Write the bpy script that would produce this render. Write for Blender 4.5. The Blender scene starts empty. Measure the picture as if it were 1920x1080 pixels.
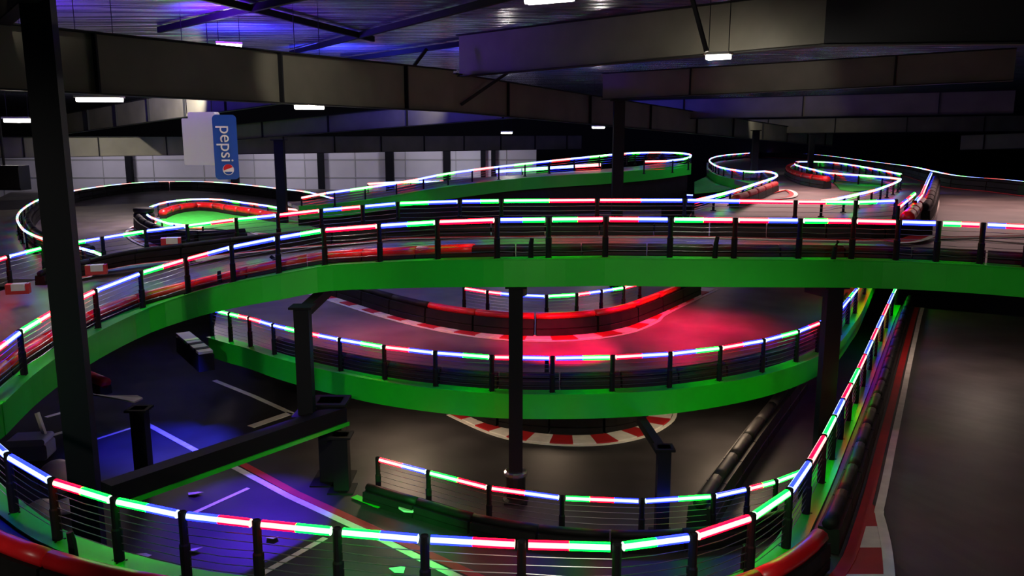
import bpy, math, random
from mathutils import Vector, Matrix
random.seed(7)
C = bpy.context.scene.collection
sc = bpy.context.scene

# ------------------------------------------------------------------ camera
F, TH, H = 1560.0, 0.1807, 9.6          # focal length in px (1920 wide), downward pitch, eye height
cd = bpy.data.cameras.new('camera'); cam = bpy.data.objects.new('camera', cd); C.objects.link(cam)
cd.sensor_width = 36; cd.lens = F / 1920 * 36; cd.clip_end = 400
cam.location = (0, 0, H); cam.rotation_euler = (math.pi / 2 - TH, 0, 0)
sc.camera = cam
sc.view_settings.view_transform = 'Standard'; sc.view_settings.look = 'None'
sc.view_settings.gamma = 1; sc.view_settings.exposure = 0.0
w = bpy.data.worlds.new('hall_dark'); sc.world = w; w.use_nodes = True
w.node_tree.nodes['Background'].inputs[0].default_value = (0.02, 0.02, 0.035, 1)
w.node_tree.nodes['Background'].inputs[1].default_value = 0.15
CT, ST = math.cos(TH), math.sin(TH)
def tn(y): return math.tan(math.atan((y - 540) / F) + TH)
def pd(px, py, D):                      # point seen at px,py that lies D metres ahead
    t = tn(py); dr = D * t
    return Vector(((px - 960) / F * (D * CT + dr * ST), D, H - dr))
def pz(px, py, drop):                   # point seen at px,py that lies `drop` metres below eye height
    return pd(px, py, drop / tn(py))
def light(name, kind, loc, power, col, size=0.3, to=None, spot=None, parent=None):
    l = bpy.data.lights.new(name, kind); l.energy = power; l.color = col
    if kind == 'AREA': l.size = size
    elif kind in ('POINT', 'SPOT'): l.shadow_soft_size = size
    if spot: l.spot_size = math.radians(spot); l.spot_blend = 0.7
    o = bpy.data.objects.new(name, l); C.objects.link(o); o.location = loc
    if to is not None: o.rotation_euler = (Vector(to) - Vector(loc)).to_track_quat('-Z', 'Y').to_euler()
    return o
WARM = (1.0, 0.93, 0.78)
# unseen fill spots standing in for the hall lamps behind the viewpoint
for x, tx, p in ((-10, -11, 3800), (0, 0, 4500), (10, 11, 2000)):
    light('fill_spot', 'SPOT', (x, -3, 12.6), p, WARM, 0.4, to=(tx, 20, 2.2), spot=43)
for x, y, z, p in ((15, 46, 9.3, 700), (-20, 50, 9.3, 1000), (22, 37, 9.2, 420)):  # unseen area fills added to brighten the far tracks
    light('fill_area', 'AREA', (x, y, z), p, (1.0, 0.60, 0.55) if x > 0 else (1.0, 0.80, 0.80), 7.0 if x > 0 else 3.0, to=(x, y, 0))
# unseen spots added for lit patches on the beams, without lamp bodies
for px, py, D, p, tx, ty, tD, cone in ((330, 150, 46, 9000, 330, 205, 52, 90), (18, -70, 17.5, 200, 20, 20, 19.5, 70), (560, -40, 20.5, 900, 575, 150, 25.6, 38), (1440, 70, 29.5, 260, 1450, 145, 33.6, 56), (1480, 142, 44, 420, 1475, 206, 50, 56), (1450, 207, 62, 900, 1440, 250, 80, 90), (780, 175, 44, 350, 800, 190, 46, 120)):
    light('beam_patch_fill', 'SPOT', pd(px, py, D), p, WARM, 0.1, to=pd(tx, ty, tD), spot=cone)
light('fill_area', 'AREA', (15.5, 26.5, 5.2), 90, (1.0, 0.75, 0.6), 0.8, to=(15.5, 26.5, 0))  # unseen fill added under the bridge for a warm patch on the track
for x in (-42, -24, -6):  # unseen fills added to brighten the white wall
    light('wall_fill', 'AREA', (x, 80, 9.5), 430, (0.86, 0.82, 1.0), 2.0, to=(x, 90, 4))
for x, y, p, c in ((-16, 26, 90, (0.14, 0.02, 1.0)), (-11, 33, 110, (0.05, 0.03, 1.0)), (-10, 28, 90, (0.16, 0.02, 1.0)), (-9, 40, 130, (0.05, 0.06, 1.0)), (-22, 42, 130, (0.05, 0.02, 1.0)), (1, 47, 110, (0.03, 0.04, 1.0)), (-2, 40, 60, (0.03, 0.03, 1.0))):  # unseen blue spots added to colour the foil ceiling
    light('ceiling_blue_fill', 'SPOT', (x, y, 12.3), p * 34, c, 0.2, to=(x + 0.6, y + 1.2, 13.8), spot=150)
for x, y, p in ((-3.5, 25.5, 150), (7.0, 25.0, 140), (1.5, 30, 60)):  # unseen fills added for the lit floor under the deck
    light('under_deck_fill', 'AREA', (x, y, 2.3), p, (1.0, 0.72, 0.48), 0.8, to=(x, y - 0.8, 0))

# ------------------------------------------------------------------ materials
MATS = {}
def mat(name, col, rough=0.6, metal=0.0, noise=0.0, nscale=4.0, emit=None, bump=0.0, spec=0.5):
    if name in MATS: return MATS[name]
    m = bpy.data.materials.new(name); m.use_nodes = True; nt = m.node_tree; b = nt.nodes['Principled BSDF']
    b.inputs['Base Color'].default_value = (*col, 1); b.inputs['Roughness'].default_value = rough
    b.inputs['Metallic'].default_value = metal; b.inputs['Specular IOR Level'].default_value = spec
    if emit:
        b.inputs['Emission Color'].default_value = (*emit[0], 1); b.inputs['Emission Strength'].default_value = emit[1]
    if noise or bump:
        tc = nt.nodes.new('ShaderNodeTexCoord'); n = nt.nodes.new('ShaderNodeTexNoise')
        n.inputs['Scale'].default_value = nscale; n.inputs['Detail'].default_value = 6
        nt.links.new(tc.outputs['Object'], n.inputs['Vector'])
        if noise:
            r = nt.nodes.new('ShaderNodeValToRGB')
            r.color_ramp.elements[0].position = 0.3; r.color_ramp.elements[1].position = 0.7
            r.color_ramp.elements[0].color = (*[c * (1 - noise) for c in col], 1)
            r.color_ramp.elements[1].color = (*[min(1, c * (1 + noise)) for c in col], 1)
            nt.links.new(n.outputs['Fac'], r.inputs['Fac']); nt.links.new(r.outputs['Color'], b.inputs['Base Color'])
        if bump:
            bp = nt.nodes.new('ShaderNodeBump'); bp.inputs['Strength'].default_value = bump; bp.inputs['Distance'].default_value = 0.02
            nt.links.new(n.outputs['Fac'], bp.inputs['Height']); nt.links.new(bp.outputs['Normal'], b.inputs['Normal'])
    MATS[name] = m; return m
ASPH = mat('asphalt', (0.05, 0.042, 0.042), 0.55, noise=0.35, nscale=0.9, bump=0.15)
DECK = mat('deck_tarmac', (0.17, 0.145, 0.14), 0.40, noise=0.3, nscale=0.7, bump=0.1)
CONC = mat('sealed_concrete', (0.028, 0.026, 0.028), 0.5, noise=0.3, nscale=0.8, spec=0.25)
GREEN = mat('green_paint', (0.006, 0.55, 0.012), 0.42, noise=0.10, nscale=0.6)
TURF = mat('green_infield', (0.015, 0.33, 0.025), 0.8, noise=0.2, nscale=3)
BLK = mat('black_steel', (0.006, 0.006, 0.008), 0.7, spec=0.12)
RUB = mat('black_rubber', (0.008, 0.007, 0.007), 0.6, noise=0.3, nscale=3, spec=0.2)
REDP = mat('red_plastic', (0.55, 0.008, 0.012), 0.35, noise=0.2, nscale=2)
REDD = mat('red_paint', (0.42, 0.008, 0.012), 0.6, noise=0.15, nscale=2)
WHT = mat('white_paint', (0.72, 0.68, 0.62), 0.6, noise=0.12, nscale=3)
WIRE = mat('steel_wire', (0.30, 0.30, 0.31), 0.3, 1.0)
BEAM = mat('painted_beam', (0.072, 0.066, 0.052), 0.6, noise=0.2, nscale=0.7, spec=0.2)
DARKB = mat('dark_beam', (0.010, 0.010, 0.010), 0.6, noise=0.2, nscale=1, spec=0.15)
LINER = mat('white_liner_panel', (0.62, 0.58, 0.60), 0.55, noise=0.08, nscale=0.3)
DWALL = mat('dark_wall', (0.008, 0.008, 0.010), 0.8, spec=0.1)
PALE = mat('pale_plastic', (0.62, 0.58, 0.50), 0.45)
GREY = mat('grey_plate', (0.35, 0.34, 0.32), 0.5)
BLUE = mat('sign_blue', (0.012, 0.065, 0.30), 0.4)
LAMP = mat('lamp_tube', (1, 1, 1), 0.4, emit=((1.0, 0.95, 0.82), 16))
CHROME = mat('bare_metal', (0.6, 0.6, 0.58), 0.3, 1.0)
LED = {}
for k, core, halo in (('R', (1.0, 0.5, 0.45), (1.0, 0.0, 0.006)), ('G', (0.55, 1.0, 0.6), (0.0, 1.0, 0.012)), ('B', (0.5, 0.68, 1.0), (0.004, 0.008, 1.0))):
    LED[k] = (mat('led_core_' + k, core, 0.4, emit=(core, 1.9)), mat('led_edge_' + k, halo, 0.4, emit=(halo, 17)))
def foil():
    m = bpy.data.materials.new('foil_insulation'); m.use_nodes = True; nt = m.node_tree; b = nt.nodes['Principled BSDF']
    b.inputs['Base Color'].default_value = (0.32, 0.32, 0.42, 1); b.inputs['Metallic'].default_value = 0.7; b.inputs['Roughness'].default_value = 0.2
    tc = nt.nodes.new('ShaderNodeTexCoord'); mp = nt.nodes.new('ShaderNodeMapping')
    mp.inputs['Rotation'].default_value = (0, 0, -0.6); mp.inputs['Scale'].default_value = (0.22, 1.7, 1)
    n = nt.nodes.new('ShaderNodeTexNoise'); n.inputs['Scale'].default_value = 1.0; n.inputs['Detail'].default_value = 1.5
    bp = nt.nodes.new('ShaderNodeBump'); bp.inputs['Strength'].default_value = 0.9; bp.inputs['Distance'].default_value = 0.2
    nt.links.new(tc.outputs['Object'], mp.inputs['Vector']); nt.links.new(mp.outputs['Vector'], n.inputs['Vector'])
    nt.links.new(n.outputs['Fac'], bp.inputs['Height']); nt.links.new(bp.outputs['Normal'], b.inputs['Normal'])
    return m
FOIL = foil()

# ------------------------------------------------------------------ builders
def wloc(o):
    v = Vector((0, 0, 0))
    while o is not None: v += o.location; o = o.parent
    return v
def props(o, label=None, cat=None, group=None, kind=None):
    if label: o['label'] = label
    if cat: o['category'] = cat
    if group: o['group'] = group
    if kind: o['kind'] = kind
    return o
def thing(name, label, cat, loc, group=None):
    o = bpy.data.objects.new(name, None); C.objects.link(o); o.location = loc; o.empty_display_size = 0.2
    return props(o, label, cat, group)
class MB:
    def __init__(s): s.v = []; s.f = []; s.m = []
    def add(s, vs, fs, mi=0):
        b = len(s.v); s.v += [tuple(v) for v in vs]; s.f += [tuple(b + i for i in f) for f in fs]
        s.m += mi if isinstance(mi, list) else [mi] * len(fs); return s
    def box(s, c, size, rot=None, mi=0):
        hx, hy, hz = (q / 2 for q in size); c = Vector(c)
        pts = [Vector((x, y, z)) for z in (-hz, hz) for x, y in ((-hx, -hy), (hx, -hy), (hx, hy), (-hx, hy))]
        if rot is not None: pts = [rot @ p for p in pts]
        return s.add([c + p for p in pts], [(3, 2, 1, 0), (4, 5, 6, 7), (0, 1, 5, 4), (1, 2, 6, 5), (2, 3, 7, 6), (3, 0, 4, 7)], mi)
    def bar(s, a, b, wd, ht, mi=0):     # square bar between two points
        a, b = Vector(a), Vector(b); d = b - a; L = d.length; z = d.normalized()
        up = Vector((0, 0, 1)) if abs(z.z) < 0.95 else Vector((0, 1, 0))
        x = z.cross(up).normalized(); y = x.cross(z)
        return s.box((a + b) / 2, (wd, ht, L), Matrix((x, y, z)).transposed(), mi)
    def sweep(s, pts, prof, mi=0, caps=True, closed=True):   # profile (right, up) carried along pts
        n = len(prof); rows = []
        for i, p in enumerate(pts):
            a = pts[max(0, i - 1)]; b = pts[min(len(pts) - 1, i + 1)]; d = Vector((b[0] - a[0], b[1] - a[1], 0))
            d = d.normalized() if d.length > 1e-6 else Vector((1, 0, 0)); r = Vector((d.y, -d.x, 0))
            rows.append([Vector(p) + r * u + Vector((0, 0, v)) for u, v in prof])
        fs, ms = [], []
        for i in range(len(pts) - 1):
            for k in range(n if closed else n - 1):
                k2 = (k + 1) % n
                fs.append((i * n + k, (i + 1) * n + k, (i + 1) * n + k2, i * n + k2)); ms.append(mi[k] if isinstance(mi, (list, tuple)) else mi)
        if caps and closed:
            m0 = mi[0] if isinstance(mi, (list, tuple)) else mi
            fs += [tuple(range(n - 1, -1, -1))[::-1], tuple((len(pts) - 1) * n + k for k in range(n))[::-1]]; ms += [m0, m0]
        return s.add([v for r in rows for v in r], fs, ms)
    def tube(s, pts, r, n=6, mi=0):     # round tube in any direction
        vs, fs = [], []; pts = [Vector(p) for p in pts]
        for i, p in enumerate(pts):
            d = (pts[min(len(pts) - 1, i + 1)] - pts[max(0, i - 1)]).normalized()
            up = Vector((0, 0, 1)) if abs(d.z) < 0.95 else Vector((1, 0, 0))
            x = d.cross(up).normalized(); y = x.cross(d); rr = r[i] if isinstance(r, (list, tuple)) else r
            vs += [p + (x * math.cos(2 * math.pi * k / n) + y * math.sin(2 * math.pi * k / n)) * rr for k in range(n)]
        for i in range(len(pts) - 1):
            for k in range(n): fs.append((i * n + k, i * n + (k + 1) % n, (i + 1) * n + (k + 1) % n, (i + 1) * n + k))
        fs += [tuple(range(n))[::-1], tuple((len(pts) - 1) * n + k for k in range(n))]
        return s.add(vs, fs, mi)
    def poly(s, pts, th, mi=0):         # flat plate with thickness th below pts
        n = len(pts); pts = [Vector(p) for p in pts]
        fs = [tuple(range(n)), tuple(range(2 * n - 1, n - 1, -1))] + [(k, n + k, n + (k + 1) % n, (k + 1) % n) for k in range(n)]
        return s.add(pts + [p - Vector((0, 0, th)) for p in pts], fs, mi)
    def loft(s, A, B, th, mi=0):        # slab between two polylines of equal length
        n = len(A); vs = []
        for a, b in zip(A, B): vs += [a, b, b - Vector((0, 0, th)), a - Vector((0, 0, th))]
        fs = []
        for i in range(n - 1):
            for k in range(4): fs.append((4 * i + k, 4 * i + (k + 1) % 4, 4 * i + 4 + (k + 1) % 4, 4 * i + 4 + k))
        fs += [(0, 1, 2, 3), (4 * n - 1, 4 * n - 2, 4 * n - 3, 4 * n - 4)]
        return s.add(vs, fs, mi)
    def lathe(s, c, prof, n=16, mi=0):
        c = Vector(c); vs = [c + Vector((r * math.cos(2 * math.pi * k / n), r * math.sin(2 * math.pi * k / n), z)) for r, z in prof for k in range(n)]
        fs = [(i * n + k, i * n + (k + 1) % n, (i + 1) * n + (k + 1) % n, (i + 1) * n + k) for i in range(len(prof) - 1) for k in range(n)]
        fs += [tuple(range(n))[::-1], tuple((len(prof) - 1) * n + k for k in range(n))]
        return s.add(vs, fs, mi)
    def build(s, name, mats, parent=None, smooth=False):
        if not isinstance(mats, (list, tuple)): mats = [mats]
        off = wloc(parent) if parent is not None else Vector((0, 0, 0))
        me = bpy.data.meshes.new(name); me.from_pydata([Vector(v) - off for v in s.v], [], s.f)
        for m in mats: me.materials.append(m)
        for p, mi in zip(me.polygons, s.m): p.material_index = mi; p.use_smooth = smooth
        import bmesh
        bm = bmesh.new(); bm.from_mesh(me); bmesh.ops.recalc_face_normals(bm, faces=bm.faces); bm.to_mesh(me); bm.free()
        me.update(); o = bpy.data.objects.new(name, me); C.objects.link(o)
        if parent is not None: o.parent = parent
        return o
def place(me, name, loc, rz, parent, scale=None):
    o = bpy.data.objects.new(name, me); C.objects.link(o); o.parent = parent
    o.location = Vector(loc) - wloc(parent); o.rotation_euler = (0, 0, rz)
    if scale: o.scale = scale
    return o
def smoothed(P, step):                  # Catmull-Rom through P, resampled to about `step`
    P = [Vector(p) for p in P]; out = []
    for i in range(len(P) - 1):
        a, b, c, d = P[max(0, i - 1)], P[i], P[i + 1], P[min(len(P) - 1, i + 2)]
        for k in range(12):
            t = k / 12
            out.append(0.5 * (2 * b + (c - a) * t + (2 * a - 5 * b + 4 * c - d) * t * t + (3 * b - a - 3 * c + d) * t ** 3))
    out.append(P[-1]); return resample(out, step)
def resample(P, step=None, n=None):
    L = [0]
    for a, b in zip(P, P[1:]): L.append(L[-1] + (b - a).length)
    n = n or max(2, round(L[-1] / step) + 1); out, j = [], 0
    for i in range(n):
        s = L[-1] * i / (n - 1)
        while j < len(P) - 2 and L[j + 1] < s: j += 1
        q = (s - L[j]) / max(1e-9, L[j + 1] - L[j]); out.append(P[j].lerp(P[j + 1], min(1, max(0, q))))
    return out
def down(P, d): return [Vector(p) - Vector((0, 0, d)) for p in P]
def right(P, d):
    out = []
    for i, p in enumerate(P):
        v = P[min(len(P) - 1, i + 1)] - P[max(0, i - 1)]; v = Vector((v.y, -v.x, 0)).normalized()
        out.append(p + v * d)
    return out
POST = {}
def post_mesh(h, kind):
    k = (round(h, 2), kind)
    if k not in POST:
        b = MB()
        if kind == 'near':
            b.lathe((0, 0, 0), [(0.13, 0), (0.13, 0.03), (0.075, 0.04), (0.078, h * 0.55), (0.062, h * 0.58), (0.062, h + 0.045), (0.052, h + 0.06), (0.03, h + 0.05)], 12)
            for a in (0, 1, 2, 3): b.box((0.1 * math.cos(a * 1.571 + 0.785), 0.1 * math.sin(a * 1.571 + 0.785), 0.045), (0.03, 0.03, 0.03))
        else:
            b.lathe((0, 0, 0), [(0.12, 0), (0.12, 0.03), (0.055, 0.04), (0.05, h)], 6)
        o = b.build('post', [BLK]); POST[k] = o.data; bpy.data.objects.remove(o)
    return POST[k]
def led_prof(r): return [(r * math.cos(math.pi * (1 + 2 * k) / 16), r * math.sin(math.pi * (1 + 2 * k) / 16)) for k in range(16)]
def led_piece(b, p, q, r, c, order, halo=(2, 3, 4, 8, 9, 10, 11, 12, 13, 14)):
    if c not in order: order.append(c)
    i = 2 * order.index(c)
    b.sweep([p, q], led_prof(r), [i + (1 if k in halo else 0) for k in range(16)])
def led_mats(order): return [m for c in order for m in LED[c]]
def rail_near(name, label, tops, ht, cols, group, ncab=6, r=0.062, stubs=()):
    """guard rail: tops = LED height at every post; cols[i] = colours along span i"""
    t = thing(name, label, 'guard rail', tops[0] - Vector((0, 0, ht)), group)
    for p in tops: place(post_mesh(ht, 'near'), 'post', p - Vector((0, 0, ht)), random.uniform(0, 1), t)
    for i, (a, b) in enumerate(zip(tops, tops[1:])):
        d = (b - a).normalized(); a2, b2 = a + d * 0.09, b - d * 0.09; cs = cols[i % len(cols)]; m = MB(); order = []
        for j, c in enumerate(cs): led_piece(m, a2.lerp(b2, j / len(cs)), a2.lerp(b2, (j + 1) / len(cs)), r, c, order)
        m.build('light_tube', led_mats(order), t)
    for k in range(ncab):
        m = MB(); dz = 0.17 + (ht - 0.27) * k / ncab
        for a, b in zip(tops, tops[1:]):
            sag = random.uniform(0, 0.03); mid = a.lerp(b, 0.5) - Vector((0, 0, dz + sag))
            m.tube([a - Vector((0, 0, dz)), mid, b - Vector((0, 0, dz))], 0.0065, 5)
        m.build('cable', WIRE, t)
    for p, h, lean in stubs:
        MB().tube([p, p + Vector((lean * 0.3, 0, h * 0.7)), p + Vector((lean, 0, h))], [0.07, 0.06, 0.05], 8).build('stub_post', BLK, t)
    return t
def rail_far(name, label, path, ht, spacing, group, seg=1.3, r=0.055, ncab=4, seq='RBGB', every=1):
    t = thing(name, label, 'guard rail', path[0] - Vector((0, 0, ht)), group)
    P = resample(path, spacing)
    for p in P[::every]: place(post_mesh(ht, 'far'), 'post', p - Vector((0, 0, ht)), 0, t)
    Q = resample(path, seg); m = MB(); order = []
    for i, (a, b) in enumerate(zip(Q, Q[1:])):
        led_piece(m, a, b - (b - a) * 0.04, r * 1.15, seq[i % len(seq)], order, (3, 10, 11, 12))
    m.build('light_strip', led_mats(order), t)
    for k in range(ncab):
        m = MB(); m.tube(down(P, 0.12 + (ht - 0.25) * k / ncab), 0.009, 4); m.build('cable', WIRE, t)
    return t
def barrier(name, label, path, group, col, L=1.7, hh=0.5, wd=0.4, roll=0.15):
    """row of strapped crash-barrier blocks; path = foot line; col(i, n) -> roll material"""
    t = thing(name, label, 'crash barrier', path[0], group)
    P = resample(path, L / 4); n = max(1, (len(P) - 1) // 4); w2 = wd / 2
    for i in range(n):
        q = P[4 * i:4 * i + 5]
        if len(q) < 2: break
        q = [q[0].lerp(q[1], 0.06)] + q[1:-1] + [q[-1].lerp(q[-2], 0.06)]
        prof = [(-w2, 0), (-w2, hh * .42), (-w2 * .86, hh * .46), (-w2, hh * .5), (-w2 * .9, hh), (w2 * .9, hh), (w2, hh * .5), (w2 * .86, hh * .46), (w2, hh * .42), (w2, 0)]
        o = MB().sweep(q, prof).build('barrier_block', RUB, t)
        pr = [(roll * 1.1 * math.cos(k * math.pi / 5), hh + roll * 0.6 + roll * math.sin(k * math.pi / 5)) for k in range(10)]
        MB().sweep(q, pr).build('top_roll', col(i, n), o, True)
    return t
def black(i, n): return RUB
def red(i, n): return REDP
def track(name, label, inner, outer, group, fascia=None, th=0.25, line=None, surf=None, fh=0.66, shade_sheet=0):
    """raised track slab between two edges, green edge board and ledge along `fascia`"""
    t = thing(name, label, 'raised track', inner[0] - Vector((0, 0, th)), group)
    N = max(len(inner), len(outer)); A = resample(inner, n=N); B = resample(outer, n=N)
    MB().loft(A, B, th).build('deck', surf or DECK, t)
    if fascia is not None:
        MB().sweep(fascia, [(-0.16, 0.03), (-0.16, -fh), (-0.11, -fh), (-0.11, 0.03)]).build('edge_board', GREEN, t)
        MB().sweep(fascia, [(-0.22, 0.031), (-0.22, 0.055), (0.2, 0.055), (0.2, 0.031)]).build('ledge', GREEN, t)
    if shade_sheet: MB().sweep(fascia, [(0.3, -th - 0.02), (0.3, -shade_sheet), (0.4, -shade_sheet), (0.4, -th - 0.02)]).build('shade_sheet', RUB, t)  # dark sheet put in for the shade beneath the ramp
    for nm, P, a, b, m in line or ():
        MB().sweep(P, [(a, 0.004), (a, 0.016), (b, 0.016), (b, 0.004)]).build(nm, m, t)
    return t
def kerb(name, label, P, wd, group, L=0.9, side=-1):
    """red and white painted kerb; P = outer white line, blocks on its `side`"""
    t = thing(name, label, 'kerb', P[0], group); Q = resample(P, L)
    MB().sweep(resample(P, 0.4), [(-0.07, 0.005), (-0.07, 0.02), (0.07, 0.02), (0.07, 0.005)]).build('edge_line', WHT, t)
    m = MB()
    for i, (a, b) in enumerate(zip(Q, Q[1:])):
        u0, u1 = sorted((side * 0.08, side * wd)); m.sweep([a, b], [(u0, 0.005), (u0, 0.03), (u1, 0.05), (u1, 0.005)], i % 2)
    m.build('kerb_blocks', [REDD, WHT], t); return t

# ------------------------------------------------------------------ setting
GX = [(-75, -12), (75, 118)]
props(MB().box((0, 55, -0.1), (150, 134, 0.2)).build('floor', CONC), kind='structure')
props(MB().box((0, 55, 13.85), (150, 134, 0.2)).build('ceiling', FOIL), kind='structure')
YW = 90.0
props(MB().box((0, 121.2, 6.9), (150, 0.3, 13.8)).build('wall_rear', DWALL), kind='structure')
b = MB(); b.box((-29.7, YW + 0.15, 4.3), (64.6, 0.3, 8.6))
for z in (5.2, 7.1): b.box((-29.7, YW - 0.05, z), (64.6, 0.1, 0.14), None, 2)
for k in range(12): b.box((-60 + 5.4 * k, YW - 0.03, 4.3), (0.08, 0.06, 8.6), None, 2)
props(b.build('wall_back', [LINER, DWALL, GREY]), kind='structure')
props(MB().box((-75.15, 55, 6.9), (0.3, 134, 13.8)).build('wall_left', DWALL), kind='structure')
props(MB().box((75.15, 55, 6.9), (0.3, 134, 13.8)).build('wall_right', DWALL), kind='structure')
props(MB().box((0, -12.15, 6.9), (150, 0.3, 13.8)).build('wall_front', DWALL), kind='structure')
# roof purlins under the foil
for k, (a, bb) in enumerate((((90, 36, 24), (480, -40, 17)), ((300, 85, 33), (740, -30, 22)), ((545, 98, 42), (1010, -30, 24)), ((640, 92, 46), (1200, -20, 30)), ((100, -30, 20), (700, 78, 36)))):
    p, q = pd(*a), pd(*bb); p.z = q.z = 13.58
    props(MB().bar(p, q, 0.14, 0.22).build('roof_purlin', BLK), ('%s thin black purlin across the blue foil ceiling' % ['leftmost', 'second from left', 'third from left', 'fourth from left', 'crosswise'][k]), 'purlin', 'roof purlins')

# ------------------------------------------------------------------ high bridge and spiral (track on the right of the path)
BR = [(2010, 430, 2.12), (1930, 426, 2.12), (1844, 422, 2.12), (1761, 419, 2.12), (1685, 417, 2.12), (1601, 415, 2.1), (1501, 414, 2.08), (1379, 413, 2.06), (1258, 412, 2.05), (1136, 411, 2.04), (1029, 412, 2.04), (932, 413, 2.06), (820, 417, 2.17), (711, 424, 2.34), (607, 432, 2.52), (520, 447, 2.72), (434, 464, 2.98), (349, 487, 3.36), (263, 513, 3.68), (178, 546, 3.88), (105, 582, 4.05), (37, 623, 4.2), (-22, 668, 4.32)]
br = [pz(*a) for a in BR]
FR = [(15, 855, 5.05), (97, 903, 5.2), (214, 939, 5.28), (342, 966, 5.3), (481, 982, 5.3), (632, 997, 5.3), (796, 1011, 5.3), (978, 1021, 5.3), (1157, 1026, 5.3), (1300, 1007, 5.35), (1410, 970, 5.42), (1480, 922, 5.5), (1517, 868, 5.65), (1545, 820, 5.82), (1564, 783, 5.95), (1580, 751, 6.08), (1595, 722, 6.22), (1609, 694, 6.35), (1622, 667, 6.46), (1634, 640, 6.55), (1644, 618, 6.63), (1655, 594, 6.7), (1665, 572, 6.75), (1674, 552, 6.8), (1683, 534, 6.84)]
fr = [pz(*a) for a in FR]
a, b2 = br[-1], fr[0]
turn = [a.lerp(b2, 0.33) + Vector((-0.75, 0, 0)), a.lerp(b2, 0.68) + Vector((-0.6, 0, 0))]
rail_near('guard_rail', 'black wire guard rail with striped light tubes along the near edge of the high bridge', br, 1.0,
          ['R', 'RB', 'RG', 'B', 'R', 'RG', 'BR', 'RG', 'BR', 'RG', 'GB', 'R', 'GB', 'R', 'GB', 'B', 'BR', 'RG', 'B', 'RB', 'RG', 'BR', 'RG'], 'near guard rails',
          stubs=[(pz(412, 530, 4.02), 0.33, 0), (pz(522, 508, 3.72), 0.42, -0.2), (pz(995, 484, 3.0), 0.5, 0.03), (pz(1340, 488, 3.06), 0.6, 0.05), (pz(1562, 489, 3.08), 0.5, 0.1)])
rail_near('guard_rail', 'nearest guard rail curving across the bottom of the picture and up its right side', [a] + turn + fr, 1.0,
          ['G', 'G', 'B', 'BB', 'RG', 'GB', 'BR', 'RG', 'GB', 'BR', 'RG', 'GB', 'R', 'G', 'B', 'R', 'G', 'B', 'R', 'G', 'R', 'B', 'R', 'B', 'R', 'B', 'G'], 'near guard rails',
          stubs=[(pz(141, 1062, 6.33), 0.55, -0.03), (pz(1395, 1080, 6.5), 0.5, 0)])
brp = smoothed(down(br, 1.0), 0.5)
FA = [(2010, 374, 2.02), (1930, 374, 2.02), (1850, 375, 2.02), (1680, 377, 2.02), (1605, 380, 2.04), (1492, 379, 2.04), (1284, 376, 2.04), (1120, 376, 2.06), (940, 377, 2.08), (862, 378, 2.1), (746, 382, 2.2), (680, 388, 2.3), (602, 395, 2.42), (521, 404, 2.6), (443, 412, 2.76), (351, 424, 3.0), (273, 434, 3.22), (192, 447, 3.46), (127, 458, 3.6), (80, 465, 3.7), (14, 482, 3.85), (-60, 505, 4.0), (-200, 560, 4.2)]
fa = [pz(*q) for q in FA]
fap = smoothed(down(fa, 1.0), 0.5)
BG = 'raised track sections'
track('elevated_track', 'high track bridge with long bright green edge board across the picture', brp, fap, BG, fascia=brp,
      line=[('inner_line', fap, -1.75, -1.63, WHT), ('inner_stripe', fap, -1.63, -1.3, REDD)])
barrier('crash_barrier', 'row of red rolled barriers behind the bridge rail, left half', right(resample(brp, n=60), 0.42)[28:], 'barriers on the bridge', red, hh=0.16, wd=0.3, roll=0.14)
barrier('crash_barrier', 'row of black rolled barriers behind the bridge rail, right half', right(resample(brp, n=60), 0.42)[:31], 'barriers on the bridge', lambda i, n: RUB, hh=0.14, wd=0.3, roll=0.13)
rail_near('guard_rail', 'guard rail with light tubes on the far side of the high bridge track', [p for p in fa[3:22]], 1.0,
          ['BG', 'GR', 'RB', 'BR', 'RG', 'GB', 'BG', 'B', 'RB', 'R', 'BG', 'RG', 'B', 'GB', 'BG', 'R', 'GB', 'R', 'G'], 'near guard rails', ncab=5)
barrier('crash_barrier', 'long black barrier wall on the far side of the high bridge track', right(fap, -0.95)[11:-8], 'barriers on the bridge', lambda i, n: RUB, hh=0.34, wd=0.45, roll=0.1)
# lower curve: from the frame's left edge round the front and away on the right
low_path = smoothed(down([a] + turn + fr, 1.0), 0.5)
k0 = 0
outer = right(low_path, 7.5)
for i, p in enumerate(outer): pass
rp = [p for p in low_path]
wide = [right(low_path, 1.0 + 6.0 * min(1, i / 6))[i] if i < 8 else right(low_path, 7.0)[i] for i in range(len(low_path))]
n_r = len(low_path)
wide2 = [right(low_path, 7.0 if i < n_r * 0.55 else 16.0 if i > n_r * 0.62 else 7.0 + 9.0 * (i - n_r * 0.55) / (n_r * 0.07))[i] for i in range(n_r)]
track('elevated_track', 'descending track curve with green ledge along the bottom and right of the picture', low_path, wide2, BG, fascia=low_path, surf=ASPH)
i0 = int(n_r * 0.60)
near = lambda q: min(range(n_r), key=lambda i: (low_path[i] - q).length)
kink, k11 = near(pz(1640, 940, 6.6)), near(fr[11] - Vector((0, 0, 1)))
tl = thing('track_edge_stripe', 'red band and white line painted along the right straight beside the black barrier', 'painted line', low_path[kink], 'painted track lines')
MB().sweep(low_path[kink - 12:], [(0.80, 0.004), (0.80, 0.018), (0.99, 0.018), (0.99, 0.004)]).build('red_band', REDD, tl)
MB().sweep(low_path[kink:], [(1.05, 0.004), (1.05, 0.018), (1.2, 0.018), (1.2, 0.004)]).build('white_line', WHT, tl)
def onp(x, y):                            # point of the near track surface seen at x, y
    q = pz(x, y, 6.5)
    for _ in range(4): q = pz(x, y, H - low_path[near(q)].z)
    return q
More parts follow.
